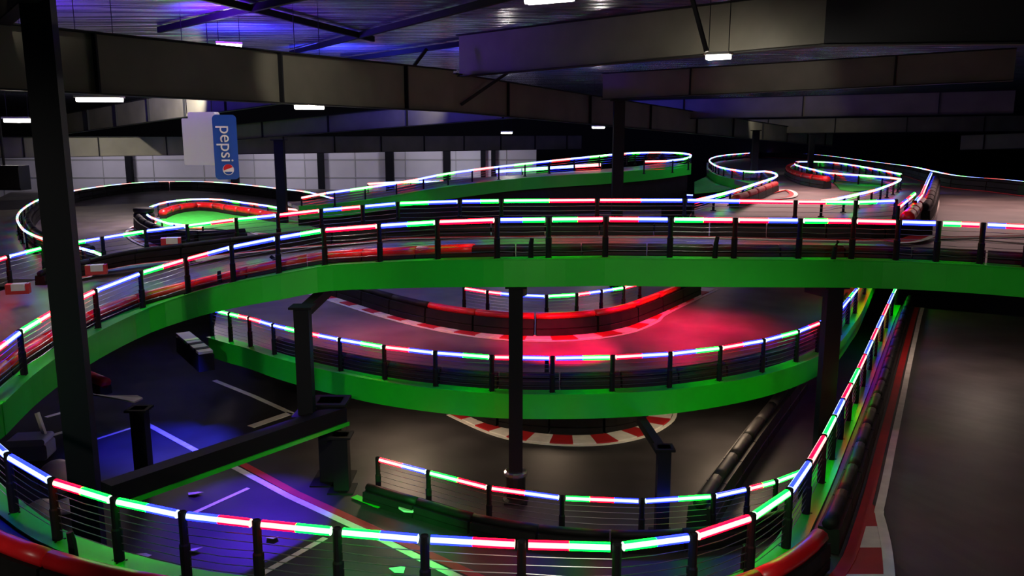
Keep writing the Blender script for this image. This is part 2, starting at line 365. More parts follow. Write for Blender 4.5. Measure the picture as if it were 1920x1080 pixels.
KL = [right(low_path, 1.12)[kink]] + [onp(x, y) for x, y in ((1646, 962), (1653, 988), (1661, 1028), (1666, 1078), (1668, 1140))]
KR = [onp(x, y) for x, y in ((1630, 940), (1622, 962), (1610, 988), (1592, 1028), (1573, 1078), (1552, 1140))]
tk = thing('painted_kerb', 'red and white kerb bulging from the white line at bottom right', 'kerb', KL[0], 'painted kerbs')
MB().sweep(smoothed(KL, 0.2), [(-0.09, 0.006), (-0.09, 0.02), (0.07, 0.02), (0.07, 0.006)]).build('edge_line', WHT, tk)
mk = MB(); up = Vector((0, 0, 0.014))
for k in range(5): mk.poly([KR[k] + up, KR[k + 1] + up, KL[k + 1] + up, KL[k] + up], 0.01, 0 if k in (0, 1, 3) else 1)
mk.build('kerb_blocks', [REDD, WHT], tk)
barrier('crash_barrier', 'red rolled barrier in the bottom left corner of the picture', right(low_path, 0.95)[0:int(n_r * 0.30)], 'barriers on the near curve', red, L=2.0, hh=0.42, wd=0.4, roll=0.13)
barrier('crash_barrier', 'short red rolled barrier at the bottom right before the straight', right(low_path, 0.56)[k11 - 7:k11 + 1], 'barriers on the near curve', red, L=1.9, hh=0.42, wd=0.36, roll=0.12)
barrier('crash_barrier', 'black rolled barrier along the right straight', right(low_path, 0.56)[k11 + 1:], 'barriers on the near curve', black, hh=0.42, wd=0.36, roll=0.1)

# ------------------------------------------------------------------ middle ring
MR = [(1640, 480, 5.9), (1623, 512, 5.9), (1606, 543, 5.9), (1592, 560, 5.9), (1577, 578, 5.9), (1560, 594, 5.9), (1536, 606, 5.9), (1496, 622, 5.9), (1432, 639, 5.9), (1351, 653, 5.9), (1257, 664, 5.9), (1149, 670, 5.9), (1036, 672, 5.9), (922, 670, 5.9), (816, 662, 5.9), (720, 651, 5.9), (637, 637, 5.9), (562, 622, 5.9), (512, 610, 5.9), (467, 597, 5.9), (430, 589, 5.9), (395, 580, 5.9)]
mr = [pz(*q) for q in MR]
rail_near('guard_rail', 'guard rail with light tubes on the middle green ring below the bridge', mr, 1.0,
          ['GR', 'RG', 'BG', 'B', 'R', 'RB', 'RB', 'GB', 'BR', 'GB', 'BR', 'GB', 'BR', 'GB', 'BR', 'GB', 'BR', 'GB', 'BR', 'RG', 'GB'], 'near guard rails',
          stubs=[(pz(1025, 712, 6.9), 0.6, 0.0)])
mrp = smoothed(down(mr, 1.0), 0.5)
back = [Vector((p.x * 1.05, 50.0, p.z)) for p in resample([Vector((mrp[0].x + 2, 50, mrp[0].z)), Vector((mrp[-1].x - 6, 50, mrp[0].z))], n=len(mrp))]
track('elevated_track', 'middle level track with curved green edge board under the bridge', mrp, back, BG, fascia=mrp)
barrier('crash_barrier', 'low black barrier behind the middle ring rail', right(mrp, 0.5)[16:-4], 'barriers on the middle level', black, hh=0.3, wd=0.36, roll=0.1)
# kerbed island on the middle level
z1 = 6.9
isl = smoothed([pz(x, y, z1 - .01) for x, y in ((560, 545), (600, 558), (700, 590), (800, 616), (900, 633), (1000, 640), (1100, 637), (1180, 625), (1232, 604), (1252, 588), (1345, 543))], 0.4)
kerb('painted_kerb', 'red and white kerb round the island on the middle level', isl, 0.8, 'painted kerbs', L=0.95, side=-1)
ib = smoothed([pz(x, y, z1) for x, y in ((600, 545), (660, 565), (760, 596), (860, 617), (960, 628), (1060, 628), (1150, 617), (1220, 592), (1290, 560), (1330, 543))], 0.4)
barrier('crash_barrier', 'red topped black barrier curving round the island on the middle level', ib, 'barriers on the middle level', lambda i, n: REDP if 0.3 < i / n < 0.86 else RUB, hh=0.62, wd=0.5, roll=0.13, L=2.2)
ir = smoothed([pz(x, y, 5.9) for x, y in ((870, 541), (885, 544), (940, 551), (1000, 556), (1060, 555), (1108, 549), (1170, 540), (1200, 532))], 1.0)
rail_near('guard_rail', 'short guard rail with light tubes on the island just under the bridge board', resample(ir, n=8), 1.0, ['R', 'RB', 'B', 'G', 'RB', 'BG', 'R'], 'near guard rails', ncab=6)
# ------------------------------------------------------------------ ground level under the ring
gk = smoothed([pz(x, y, H - 0.01) for x, y in ((840, 778), (900, 806), (950, 823), (1000, 831), (1075, 836), (1150, 832), (1215, 817), (1258, 792), (1266, 775))], 0.3)
kerb('painted_kerb', 'red and white kerb round the ground level island beneath the middle ring', gk, 0.85, 'painted kerbs', L=0.75, side=-1)
gb = smoothed([pz(x, y, H) for x, y in ((880, 775), (930, 796), (1000, 806), (1080, 810), (1150, 806), (1200, 792), (1230, 772))], 0.4)
barrier('crash_barrier', 'black barrier on the ground island beneath the middle ring', gb, 'barriers on the ground', black, hh=0.5, wd=0.5)
LR = [(708, 861), (803, 886), (917, 915), (1054, 934), (1204, 940), (1338, 931), (1402, 917), (1455, 903), (1505, 884)]
lr = [pz(x, y, 8.6) for x, y in LR]
rail_near('guard_rail', 'low guard rail with light tubes standing on the ground behind the nearest rail', lr, 1.0, ['RB', 'GR', 'RB', 'GRB', 'BG', 'B', 'RG', 'G'], 'near guard rails', ncab=5)
lrb = down(smoothed(lr, 0.5), 1.0)
barrier('crash_barrier', 'black barrier at the foot of the low ground rail', right(lrb, 0.45), 'barriers on the ground', black, hh=0.32, wd=0.45, roll=0.1)
barrier('crash_barrier', 'black barrier running diagonally over the ground beside the right straight', [pz(1500, 728, H), pz(1410, 850, H), pz(1345, 945, H), pz(1290, 1030, H)], 'barriers on the ground', black, hh=0.7, wd=0.6)
def stripe(name, label, pts, wd, m, drop=None, zz=0.012):
    P = [pz(x, y, (H if drop is None else drop) - zz) for x, y in pts]; h2 = wd / 2
    return props(MB().sweep(resample(P, n=max(2, len(P))), [(-h2, -0.008), (-h2, 0), (h2, 0), (h2, -0.008)]).build(name, m), label, 'painted line', 'painted track lines')
stripe('painted_line', 'long white line crossing the ground behind the nearest rail', ((425, 868), (560, 940), (700, 1003), (880, 1092)), 0.2, WHT)
stripe('painted_line', 'dark red band beside the long white ground line', ((440, 862), (580, 938), (725, 1002), (905, 1085)), 0.24, REDD)
stripe('painted_line', 'slanting white line meeting the post at bottom left of centre', ((462, 1092), (610, 1008)), 0.16, WHT)
stripe('painted_line', 'thin white line ending in the violet lit patch at lower left', ((340, 972), (466, 915)), 0.13, WHT)
stripe('painted_line', 'white line behind the small post with grey cap plate', ((272, 793), (392, 858)), 0.2, WHT)
stripe('painted_line', 'dashed white line between the left column and the small post', ((178, 824), (250, 801)), 0.12, WHT)
stripe('painted_line', 'white line ending in a red tip below the middle ring', ((402, 713), (470, 740), (552, 777)), 0.2, WHT)
stripe('painted_line', 'broad white bar at the end of the dashed ground line', ((470, 800), (545, 774)), 0.35, WHT)
stripe('painted_line', 'faint white line at far left under the green curve', ((86, 782), (121, 772)), 0.2, WHT)
stripe('painted_line', 'red edged white line at far left beside the big column', ((84, 820), (124, 808)), 0.2, WHT)

# ------------------------------------------------------------------ support columns
def column(name, label, x, y, z0, z1, wd, group, rz=0.0, base=True, arm=None, collar=None, cat='steel column'):
    t = thing(name, label, cat, (x, y, z0), group); R = Matrix.Rotation(rz, 3, 'Z')
    m = MB(); m.box((x, y, (z0 + z1) / 2), (wd, wd * 0.86, z1 - z0), R)
    m.build('shaft', BLK, t)
    if base:
        MB().box((x, y, z0 + 0.02), (wd * 1.7, wd * 1.7, 0.04), R).build('base_plate', BLK, t)
    MB().box((x, y, z1 - 0.03), (wd * 1.5, wd * 1.4, 0.06), R).build('cap_plate', BLK, t)
    if arm: MB().bar((x, y, z1 - 0.2), arm, wd * 0.7, wd * 0.7).build('bracket_arm', BLK, t)
    if collar:
        MB().lathe((x, y, collar), [(wd * .78, 0), (wd * .86, 0.03), (wd * .86, 0.1), (wd * .74, 0.14)], 14).build('collar', CHROME, t)
        MB().lathe((x, y, z0), [(wd * .95, 0), (wd * .95, 0.05), (wd * .72, 0.1), (wd * .72, collar - z0)], 14).build('padding', RUB, t)
    return t
def colpx(name, label, px, D, z0, z1, wpx, group, **k):
    q = pd(px[0], px[1], D); return column(name, label, q.x, D, z0, z1, wpx * D / F, group, **k)
SG = 'bridge support posts'
colpx('support_post', 'black support post under the middle of the bridge, standing on the ground', (967, 700), 20.9, 0, 5.86, 27, SG, arm=pd(980, 545, 23.5), collar=0.72, cat='support post')
colpx('support_post', 'black support post left of the middle ring rising to the bridge', (570, 650), 21.5, 2.2, 5.2, 29, SG, arm=pd(612, 545, 23.2), cat='support post')
colpx('support_post', 'black support post at the right end of the middle ring', (1556, 640), 20.9, 0, 5.86, 30, SG, arm=pd(1518, 538, 22.5), cat='support post')
colpx('support_post', 'short black support post with slanting arm under the right of the middle ring', (1243, 900), 19.0, 0, 2.25, 26, SG, arm=pd(1200, 785, 22.2), cat='support post')
colpx('support_post', 'stout black support post at the end of the dark cross beam', (622, 800), 22.3, 0, 2.35, 46, SG, cat='support post')
colpx('support_post', 'thick black post with rounded shoulder beside the end of the dark cross beam', (640, 850), 21.6, 0, 1.6, 30, SG, cat='support post')
q = colpx('support_post', 'black post carrying a flat pale grey cap plate at lower left', (265, 820), 22.5, 0, 2.05, 28, SG, cat='support post')
MB().poly([pd(160, 737, 23.5), pd(205, 744, 22.6), pd(252, 753, 21.8), pd(268, 746, 22.3), pd(258, 741, 22.8), pd(200, 741, 23.4)], 0.04).build('grey_plate', GREY, q)
t = thing('cross_beam', 'long dark box beam with green underside sloping across the lower left', 'beam', pd(215, 925, 16.7))
p0, p1 = pd(200, 925, 16.4), pd(640, 775, 22.0)
MB().bar(p0, p1, 0.42, 0.42).build('web', BLK, t)
MB().bar(p0 + Vector((0.22, -0.1, -0.26)), p1 + Vector((0.22, -0.1, -0.26)), 0.05, 0.1).build('green_strip', GREEN, t)
KG = 'hall columns'
colpx('hall_column', 'large black column at the far left in front of the bridge', (123, 540), 16.5, 0, 13.7, 50, KG, rz=0.25)
colpx('hall_column', 'black column right of centre behind the bridge', (1158, 330), 38.0, 0, 11.2, 20, KG)
colpx('hall_column', 'black column left of centre rising from the bridge rail to the far beam', (527, 340), 50.0, 0, 9.4, 17, KG)
colpx('hall_column', 'thin black column inside the upper right loop', (1414, 320), 58.0, 5.6, 10.0, 11, KG)
colpx('hall_column', 'thin black column beside the upper right oval island', (1520, 300), 66.0, 5.6, 9.8, 9, KG)
for px, lab, wp in ((243, 'wall column left of the hanging sign', 11), (440, 'wall column behind the hanging sign', 13), (602, 'wall column right of the near column', 11), (731, 'broad wall column at the centre of the white wall', 15), (838, 'wall column at the right part of the white wall', 13), (906, 'wall column near the right end of the white wall', 9), (925, 'last wall column at the right end of the white wall', 8)):
    colpx('wall_column', 'dark ' + lab, (px, 320), YW - 0.7, 0, 8.4, wp, 'wall columns', base=False)

# ------------------------------------------------------------------ roof beams
def ibeam(name, label, p, q, h0, h1, m=BEAM, fl=0.3, stiff=0, group='roof beams'):
    p, q = Vector(p), Vector(q); t = thing(name, label, 'roof beam', p, group)
    d = (q - p); dx = Vector((d.x, d.y, 0)).normalized(); n = Vector((dx.y, -dx.x, 0)); N = 8
    bot = [p.lerp(q, k / N) for k in range(N + 1)]; top = [b_ + Vector((0, 0, h0 + (h1 - h0) * k / N)) for k, b_ in enumerate(bot)]
    w_ = MB()
    vs = [v + n * s for pr in zip(bot, top) for v in pr for s in (-0.02, 0.02)]
    fs = []
    for k in range(N):
        a_ = 4 * k; b_ = a_ + 4
        fs += [(a_, a_ + 2, b_ + 2, b_), (a_ + 1, b_ + 1, b_ + 3, a_ + 3)]
    w_.add(vs, fs).build('web', m, t)
    MB().sweep(bot, [(-fl / 2, -0.03), (fl / 2, -0.03), (fl / 2, 0.01), (-fl / 2, 0.01)]).build('bottom_flange', DARKB, t)
    MB().sweep(top, [(-fl / 2, -0.01), (fl / 2, -0.01), (fl / 2, 0.03), (-fl / 2, 0.03)]).build('top_flange', BLK, t)
    for k in range(stiff):
        f = (k + 0.5) / stiff; bb = p.lerp(q, f); hh = h0 + (h1 - h0) * f
        MB().box(bb + Vector((0, 0, hh / 2)), (0.05, fl, hh), Matrix((dx, n, Vector((0, 0, 1)))).transposed()).build('stiffener', BLK, t)
    return t
ibeam('roof_beam', 'deep dark girder running from the left edge under the blue ceiling', pd(-60, 163, 18.0), pd(850, 209, 32.2), 1.36, 1.5, fl=0.36, stiff=3)
ibeam('roof_beam', 'deep dark girder receding from the centre to the right', pd(850, 209, 32.6), pd(1560, 274, 90), 1.4, 1.3, fl=0.3, stiff=9)
ibeam('roof_beam', 'large rafter rising from the centre to the upper right, lit by a lamp', pd(862, 143, 33), pd(1545, 85, 24), 1.5, 1.45, fl=0.4)
ibeam('roof_beam', 'unlit end of the large rafter at the upper right corner, painted black', pd(1545, 85, 24), pd(2050, 80, 19), 1.45, 2.4, m=BLK, fl=0.4)  # shade on the unlit rafter end is put into its black web
ibeam('roof_beam', 'sloping lit girder with braces behind the hanging sign', pd(100, 254, 64), pd(562, 189, 42), 1.4, 1.45, stiff=7)
ibeam('roof_beam', 'dark girder behind the centre of the near girder', pd(440, 262, 58), pd(1050, 214, 40), 1.0, 1.0, stiff=4)
ibeam('roof_beam', 'long level girder above the white back wall', pd(-30, 296, 50), pd(1090, 279, 84), 1.2, 1.3, stiff=12)
ibeam('roof_beam', 'first rafter below the large one on the right, with a lit patch', pd(1130, 186, 38), pd(1900, 150, 31), 1.1, 1.1, stiff=2)
ibeam('roof_beam', 'second rafter on the right, further away', pd(1180, 224, 56), pd(1900, 212, 46), 1.2, 1.2, stiff=3)
ibeam('roof_beam', 'third rafter on the right, furthest away', pd(1380, 250, 76), pd(1920, 246, 66), 1.2, 1.2, stiff=4)
ibeam('roof_beam', 'short lit beam at the right edge above the outer rail', pd(1800, 281, 60), pd(1990, 276, 55), 1.0, 1.0, stiff=2)
ibeam('roof_beam', 'steep beam in the top left corner behind the large column', pd(-30, 75, 21), pd(85, -25, 15), 1.2, 1.2)
MB
# brace struts at the junction
for a_, b_, lab in (((865, 196, 32.8), (958, 132, 34.0), 'slanting brace strut right of the girder junction'), ((1325, 97, 23.2), (1296, -10, 23.5), 'slanting strut beside the bright lamp at upper right'), ((768, 134, 31), (800, 92, 31.5), 'small brace strut left of the girder junction')):
    props(MB().bar(pd(*a_), pd(*b_), 0.1, 0.1).build('brace_strut', BLK), lab, 'brace', 'roof braces')

# ------------------------------------------------------------------ lamps
def lamp(label, c, ang, power, L=1.25, hang=True):
    c = Vector(c); t = thing('ceiling_lamp', label, 'ceiling lamp', c, 'hall tube lamps')
    d = Vector((math.cos(ang), math.sin(ang), 0)); n = Vector((-d.y, d.x, 0)); R = Matrix((d, n, Vector((0, 0, 1)))).transposed()
    MB().box(c + Vector((0, 0, 0.09)), (L, 0.46, 0.07), R).build('housing', GREY, t)
    for s in (-0.09, 0.09): MB().tube([c + n * s - d * (L / 2 - 0.03), c + n * s + d * (L / 2 - 0.03)], 0.065, 8).build('tube', LAMP, t)
    if hang:
        for s in (-1, 1): MB().tube([c + d * s * L * 0.4 + Vector((0, 0, 0.12)), Vector((c.x + d.x * s * L * 0.4, c.y + d.y * s * L * 0.4, 13.74))], 0.012, 4).build('hanger_rod', BLK, t)
    light('tube_light', 'POINT', c - Vector((0, 0, 0.14)), power, WARM, 0.06)
for args in (('two tube lamp at far left below the near girder', pd(187, 187, 26), 0.1, 150, 1.35), ('lone tube lamp under the near girder, right of the hanging sign', pd(580, 201, 28.5), 0.1, 150, 1.0),
             ('bright tube lamp under the blue foil ceiling at the upper left', pd(430, 86, 31), 0.3, 130, 0.9), ('tube lamp at the top edge of the picture', pd(1030, 0, 21.5), -0.5, 90, 1.3),
             ('bright lamp below the large rafter at upper right', pd(1347, 107, 24.0), -0.5, 260, 0.7), ('lamp at the left edge of the picture', pd(34, 226, 30), 0.1, 150, 0.9),
             ('small distant lamp right of the middle column', pd(1122, 239, 60), 0.3, 150, 0.9), ('small distant lamp over the far ramp', pd(950, 249, 66), 0.2, 150, 0.9)):
    lamp(*args)

# ------------------------------------------------------------------ left upper area
ZL = 5.2                                  # its surface lies this far below the eye
def slab(name, label, px, drop, m, th=0.3, cat='raised track', group=BG):
    return props(MB().poly([pz(x, y, drop) for x, y in px], th).build(name, m), label, cat, group)
slab('elevated_track', 'raised track area with two loops in front of the white wall at left', ((-120, 520), (-60, 400), (20, 360), (200, 352), (420, 350), (640, 356), (800, 360), (1060, 372), (1240, 386), (1240, 400), (1000, 415), (700, 425), (560, 440), (420, 462), (250, 490), (150, 525)), ZL + .02, DECK)
OL = [(215, 489), (178, 473), (155, 467), (133, 460), (100, 453), (75, 446), (60, 440), (44, 431), (35, 419), (32, 409), (36, 399), (47, 389), (67, 377), (90, 369), (118, 362), (142, 357), (189, 350), (235, 345), (278, 342), (320, 341), (377, 341), (430, 344), (481, 349), (541, 356), (575, 360), (605, 367), (648, 379)]
olp = smoothed([pz(x, y, 4.4) for x, y in OL], 0.6)
rail_far('guard_rail', 'outer guard rail with light strip sweeping round the left loop', olp, 0.8, 2.1, 'far guard rails', seg=1.5, r=0.05, seq='RGBWGB'.replace('W', 'R'))
barrier('crash_barrier', 'black barrier along the inside of the outer left loop', right(down(olp, 0.8), 0.5)[8:], 'barriers on the far tracks', lambda i, n: RUB, L=3.0, hh=0.6, wd=0.5)
IL = [(560, 394), (523, 390), (500, 386), (471, 382), (440, 378), (419, 375), (377, 373), (346, 375), (325, 377), (304, 381), (288, 386), (277, 391), (273, 398), (280, 406), (300, 414), (319, 420), (346, 423), (380, 425)]
ilp = smoothed([pz(x, y, 4.4) for x, y in IL], 0.5)
rail_far('guard_rail', 'inner guard rail with light strip round the left green infield', ilp, 0.8, 2.0, 'far guard rails', seg=1.4, r=0.05)
barrier('crash_barrier', 'red rolled barrier on the far side of the left green infield', right(down(ilp, 0.8), -0.7)[2:int(len(ilp) * 0.62)], 'barriers on the far tracks', red, L=2.0, hh=0.3, wd=0.4, roll=0.22)
props(MB().poly([pz(x, y, ZL - .06) for x, y in ((288, 428), (296, 412), (320, 400), (370, 395), (430, 397), (500, 405), (560, 415), (600, 430), (560, 440), (480, 436), (400, 428))], 0.06).build('infield', TURF), 'green infield inside the left inner loop', 'infield')
kl = smoothed([pz(x, y, ZL - .01) for x, y in ((296, 416), (268, 419), (246, 427), (238, 436), (243, 447), (262, 458), (290, 467), (330, 474))], 0.3)
kerb('painted_kerb', 'red and white kerb hooking round the left inner loop', kl, 1.3, 'painted kerbs', L=0.9, side=-1)
kl2 = smoothed([pz(x, y, ZL - .01) for x, y in ((400, 428), (430, 427), (455, 430), (475, 438), (500, 446), (525, 452))], 0.3)
kerb('painted_kerb', 'red and white kerb in front of the left green infield', kl2, 1.0, 'painted kerbs', L=0.9, side=-1)
bl = smoothed([pz(x, y, ZL) for x, y in ((262, 432), (275, 445), (310, 462), (360, 470), (420, 468), (480, 462))], 0.4)
barrier('crash_barrier', 'black barrier stack in front of the left green infield', bl, 'barriers on the far tracks', black, L=2.2, hh=0.7, wd=0.6, roll=0.14)
ts = thing('tyre_stack', 'black stack of tyres at the tip of the left inner loop', 'tyre stack', pz(272, 428, ZL))
for k in range(4): MB().lathe(pz(272, 428, ZL) + Vector((0, 0, 0.3 * k)), [(0.3, 0.02), (0.5, 0.0), (0.56, 0.08), (0.56, 0.22), (0.5, 0.29), (0.3, 0.28)], 16).build('tyre', RUB, ts, True)
for x, y, l in ((181, 497, 'red and white tag block on the black barrier right of the large column'), (34, 533, 'red and white tag block on the black barrier at the left edge'), (321, 446, 'small white tag block on the black barrier end')):
    c = pz(x, y + 8, {181: 4.2, 34: 4.5, 321: 3.5}[x]); t = thing('tag_block', l, 'tag', c, 'barrier tags')
    MB().box(c, (0.62, 0.3, 0.3), Matrix.Rotation(0.3, 3, 'Z')).build('block', REDP, t); MB().box(c + Vector((0.05, -0.03, 0.06)), (0.36, 0.32, 0.2), Matrix.Rotation(0.3, 3, 'Z')).build('patch', WHT, t)

# ------------------------------------------------------------------ far ramp
RP = [(565, 371, 4.4), (600, 364, 4.3), (650, 357, 4.1), (700, 350, 3.8), (760, 341, 3.35), (830, 327, 2.75), (900, 317, 2.35), (960, 310, 2.05), (1050, 300, 1.8), (1150, 290, 1.55), (1190, 287, 1.5), (1240, 286, 1.5), (1285, 288, 1.5), (1296, 292, 1.5), (1288, 297, 1.5), (1262, 301, 1.5), (1232, 303, 1.5), (1208, 303, 1.5)]
rpD = [48, 48, 49, 50, 51, 53, 55, 56, 58, 60, 64, 67, 64, 61, 59, 58, 58, 58]
rpp = smoothed([pd(x, y, D) for (x, y, _), D in zip(RP, rpD)], 0.6)
rail_far('guard_rail', 'guard rail with light strip climbing the far green ramp to its turn', rpp, 0.85, 2.0, 'far guard rails', seg=1.5, r=0.055)
near_edge = smoothed([pd(x, y, D) for x, y, D in ((560, 388, 48), (640, 382, 49), (720, 371, 50), (800, 357, 51), (880, 346, 53), (960, 337, 55), (1050, 330, 56), (1150, 324, 58), (1230, 317, 60), (1294, 308, 61))], 0.6)
track('elevated_track', 'far green ramp climbing to the right behind the bridge', near_edge[::-1], right(near_edge[::-1], 4.0), BG, fascia=near_edge[::-1], fh=0.72, th=0.2, shade_sheet=4.2)
for (x, y) in ((1157, 320), (1025, 332), (900, 345)):
    pass
lw = smoothed([pz(x, y, 4.4) for x, y in ((690, 345), (768, 341), (830, 341), (880, 338), (955, 331), (1000, 326))], 0.8)
rail_far('guard_rail', 'guard rail with light strip along the white wall behind the far ramp', lw, 0.8, 2.6, 'far guard rails', seg=2.0, r=0.09)
lw2 = smoothed([pd(x, y, 62) for x, y in ((930, 322), (990, 318), (1060, 313), (1128, 309))], 0.8)
rail_far('guard_rail', 'bright guard rail with light strip on the far side of the green ramp', lw2, 0.8, 2.2, 'far guard rails', seg=1.8, r=0.1, seq='BGBR')
slab('elevated_track', 'dark lower track beneath the far ramp', ((1040, 392), (1060, 384), (1120, 380), (1300, 381), (1320, 386), (1200, 392)), 6.92, RUB, th=2.67)
fl = smoothed([pz(x, y, 6.0) for x, y in ((1060, 368), (1080, 363), (1110, 362), (1160, 362), (1220, 363), (1300, 366))], 0.8)
rail_far('guard_rail', 'dim guard rail with light strip in the dark beneath the far ramp', fl, 0.9, 2.4, 'far guard rails', seg=1.8, r=0.06)

# ------------------------------------------------------------------ right upper area
slab('elevated_track', 'raised grey track area with S bend and oval island at the upper right', ((1310, 437), (1290, 410), (1300, 392), (1385, 362), (1440, 352), (1380, 338), (1325, 318), (1325, 305), (1400, 297), (1560, 299), (1760, 328), (1900, 360), (2060, 390), (2200, 440), (2200, 500), (2010, 462), (1850, 450), (1680, 444), (1500, 440)), 3.03, DECK)
SL = [(1300, 377), (1330, 370), (1380, 357), (1420, 344), (1450, 334), (1457, 329), (1450, 324), (1430, 321), (1410, 323), (1390, 321), (1355, 315), (1337, 308), (1330, 301), (1336, 296), (1352, 292), (1380, 289), (1410, 287), (1450, 287), (1520, 290), (1570, 295), (1620, 302), (1691, 311), (1725, 316), (1747, 321), (1785, 329), (1822, 334), (1879, 338), (1920, 342), (1990, 349)]
slp = smoothed([pz(x, y, 2.4) for x, y in SL], 0.8)
rail_far('guard_rail', 'outer light strip rail round the upper right S bend and off to the right edge', slp, 0.6, 2.9, 'far guard rails', seg=1.7, r=0.055)
i1 = min(range(len(slp)), key=lambda i: abs(slp[i].x - pz(1380, 289, 2.4).x) + abs(slp[i].y - pz(1380, 289, 2.4).y))
barrier('crash_barrier', 'black barrier along the outer rail at the upper right edge', right(down(slp, 0.6), 0.5)[i1 + 8:], 'barriers on the far tracks', black, L=3.2, hh=0.5, wd=0.5, roll=0.12)
props(MB().sweep(right(down(slp, 0.6), 0.95)[i1:], [(-0.06, 0.0), (-0.06, 0.03), (0.06, 0.03), (0.06, 0.0)]).build('painted_line', REDD), 'thin red line at the foot of the black barrier along the upper right edge', 'painted line', 'painted track lines')
MBs = MB().sweep(down(slp, 0.62)[int(len(slp) * .10):i1 - 6], [(-0.2, 0.03), (-0.2, -0.9), (-0.14, -0.9), (-0.14, 0.03)]).build('edge_board', GREEN)
props(MBs, 'green edge board under the S bend rail at the upper right', 'edge board')
barrier('crash_barrier', 'red barrier under the tip of the S bend rail', right(down(slp, 0.6), 0.4)[6:int(len(slp) * 0.10)], 'barriers on the far tracks', lambda i, n: REDD, L=2.4, hh=0.3, wd=0.4)
OI = [(1541, 377), (1580, 371), (1610, 364), (1640, 357), (1660, 350), (1680, 342), (1689, 336), (1675, 334), (1640, 331), (1600, 328), (1570, 326), (1545, 323), (1520, 317), (1500, 312), (1490, 308), (1493, 304), (1510, 303), (1545, 304), (1580, 307), (1640, 317), (1690, 327)]
oip = smoothed([pz(x, y, 2.4) for x, y in OI], 0.7)
rail_far('guard_rail', 'guard rail with light strip round the oval island at the upper right', oip, 0.6, 2.4, 'far guard rails', seg=1.6, r=0.05)
ob = smoothed([pz(x, y, 3.0) for x, y in ((1492, 318), (1478, 325), (1480, 333), (1500, 343), (1530, 350), (1565, 355), (1592, 356))], 0.5)
barrier('crash_barrier', 'red topped barrier in front of the oval island at the upper right', ob, 'barriers on the far tracks', red, L=2.2, hh=0.42, wd=0.5, roll=0.18)
props(MB().poly([pz(x, y, 2.96) for x, y in ((1560, 338), (1600, 342), (1650, 344), (1672, 346), (1640, 356), (1600, 358), (1575, 354))], 0.05).build('infield', TURF), 'green infield on the oval island at the upper right', 'infield')
props(MB().poly([pz(x, y, 3.6) for x, y in ((1302, 362), (1302, 341), (1335, 326), (1372, 343), (1380, 352), (1350, 358))], 0.05).build('infield', TURF), 'green slope left of the S bend', 'infield')
k3 = smoothed([pz(x, y, 3.0) for x, y in ((1405, 372), (1440, 362), (1472, 356), (1488, 360), (1492, 366), (1482, 371), (1450, 374), (1415, 378))], 0.4)
tk = thing('painted_line', 'red and white painted hook on the track beside the S bend', 'painted line', k3[0], 'painted track lines')
MB().sweep(k3, [(-0.1, 0.01), (-0.1, 0.02), (0.1, 0.02), (0.1, 0.01)]).build('white_line', WHT, tk); MB().sweep(k3, [(0.1, 0.01), (0.1, 0.02), (0.32, 0.02), (0.32, 0.01)]).build('red_band', REDD, tk)
# turned-away end of the bridge's far rail
e1 = smoothed([pz(x, y, 2.02) for x, y in ((1680, 377), (1700, 369), (1712, 362))], 0.5)
e2 = [pz(1684, 389, 2.2), pz(1700, 376, 2.2), pz(1715, 363, 2.1)]; e3 = [pz(1716, 379, 2.3), pz(1728, 366, 2.2), pz(1741, 336, 2.0), pz(1746, 325, 2.0)]
rail_near('guard_rail', 'short end rail with pink light above the red barrier pile at right', e2, 0.9, ['RB', 'RG'], 'near guard rails', ncab=2)
rail_near('guard_rail', 'upright looking light tube rail running away behind the far barrier end at right', e3, 1.0, ['BR', 'RB', 'B'], 'near guard rails', ncab=3)
barrier('crash_barrier', 'red barrier pile leaning at the right end of the far barrier', [p + Vector((0.3, 0, -0.95)) for p in smoothed(e2, 0.4)], 'barriers on the bridge', red, L=1.4, hh=0.5, wd=0.4, roll=0.2)
barrier('crash_barrier', 'black barrier running away behind the far barrier end at right', [p + Vector((0.3, 0, -1.0)) for p in smoothed(e3, 0.4)], 'barriers on the bridge', black, hh=0.7, wd=0.5)
k4 = smoothed([pz(x, y, 3.0) for x, y in ((1745, 346), (1757, 374), (1753, 405), (1750, 438), (1740, 448), (1715, 455), (1680, 457))], 0.3)
tk = thing('painted_line', 'white line with red band turning the corner at the right end of the far barrier', 'painted line', k4[0], 'painted track lines')
MB().sweep(k4, [(-0.08, 0.02), (-0.08, 0.03), (0.08, 0.03), (0.08, 0.02)]).build('white_line', WHT, tk); MB().sweep(k4, [(0.08, 0.02), (0.08, 0.03), (0.6, 0.03), (0.6, 0.02)]).build('red_band', REDD, tk)

# ------------------------------------------------------------------ hanging sign
D = 30.0; c0 = pd(340, 225, D); sgn = thing('hanging_sign', 'large hanging box sign, plain white side and blue face with sideways white lettering', 'sign', pd(400, 334, D))
m_px = D * 1.01 / F
def rbox(cx, cy, cz, wx, hz, dy, r, rz, n=6):     # upright box, rounded corners in the x-z face
    P = []
    for sx, sz, a0 in ((1, 1, 0), (-1, 1, 90), (-1, -1, 180), (1, -1, 270)):
        for k in range(n + 1):
            a = math.radians(a0 + 90 * k / n); P.append((sx * (wx / 2 - r) + r * math.cos(a), sz * (hz / 2 - r) + r * math.sin(a)))
    R = Matrix.Rotation(rz, 3, 'Z'); vs = [Vector((cx, cy, cz)) + R @ Vector((x, y, z)) for y in (-dy / 2, dy / 2) for x, z in P]
    N = len(P); return vs, [tuple(range(N)), tuple(range(2 * N - 1, N - 1, -1))] + [(k, N + k, N + (k + 1) % N, (k + 1) % N) for k in range(N)]
cb = pd(423, 276, D); RZ = 0.35; lean = Matrix.Rotation(0.06, 4, 'Y')
wp = pd(376, 266, D + 0.3)
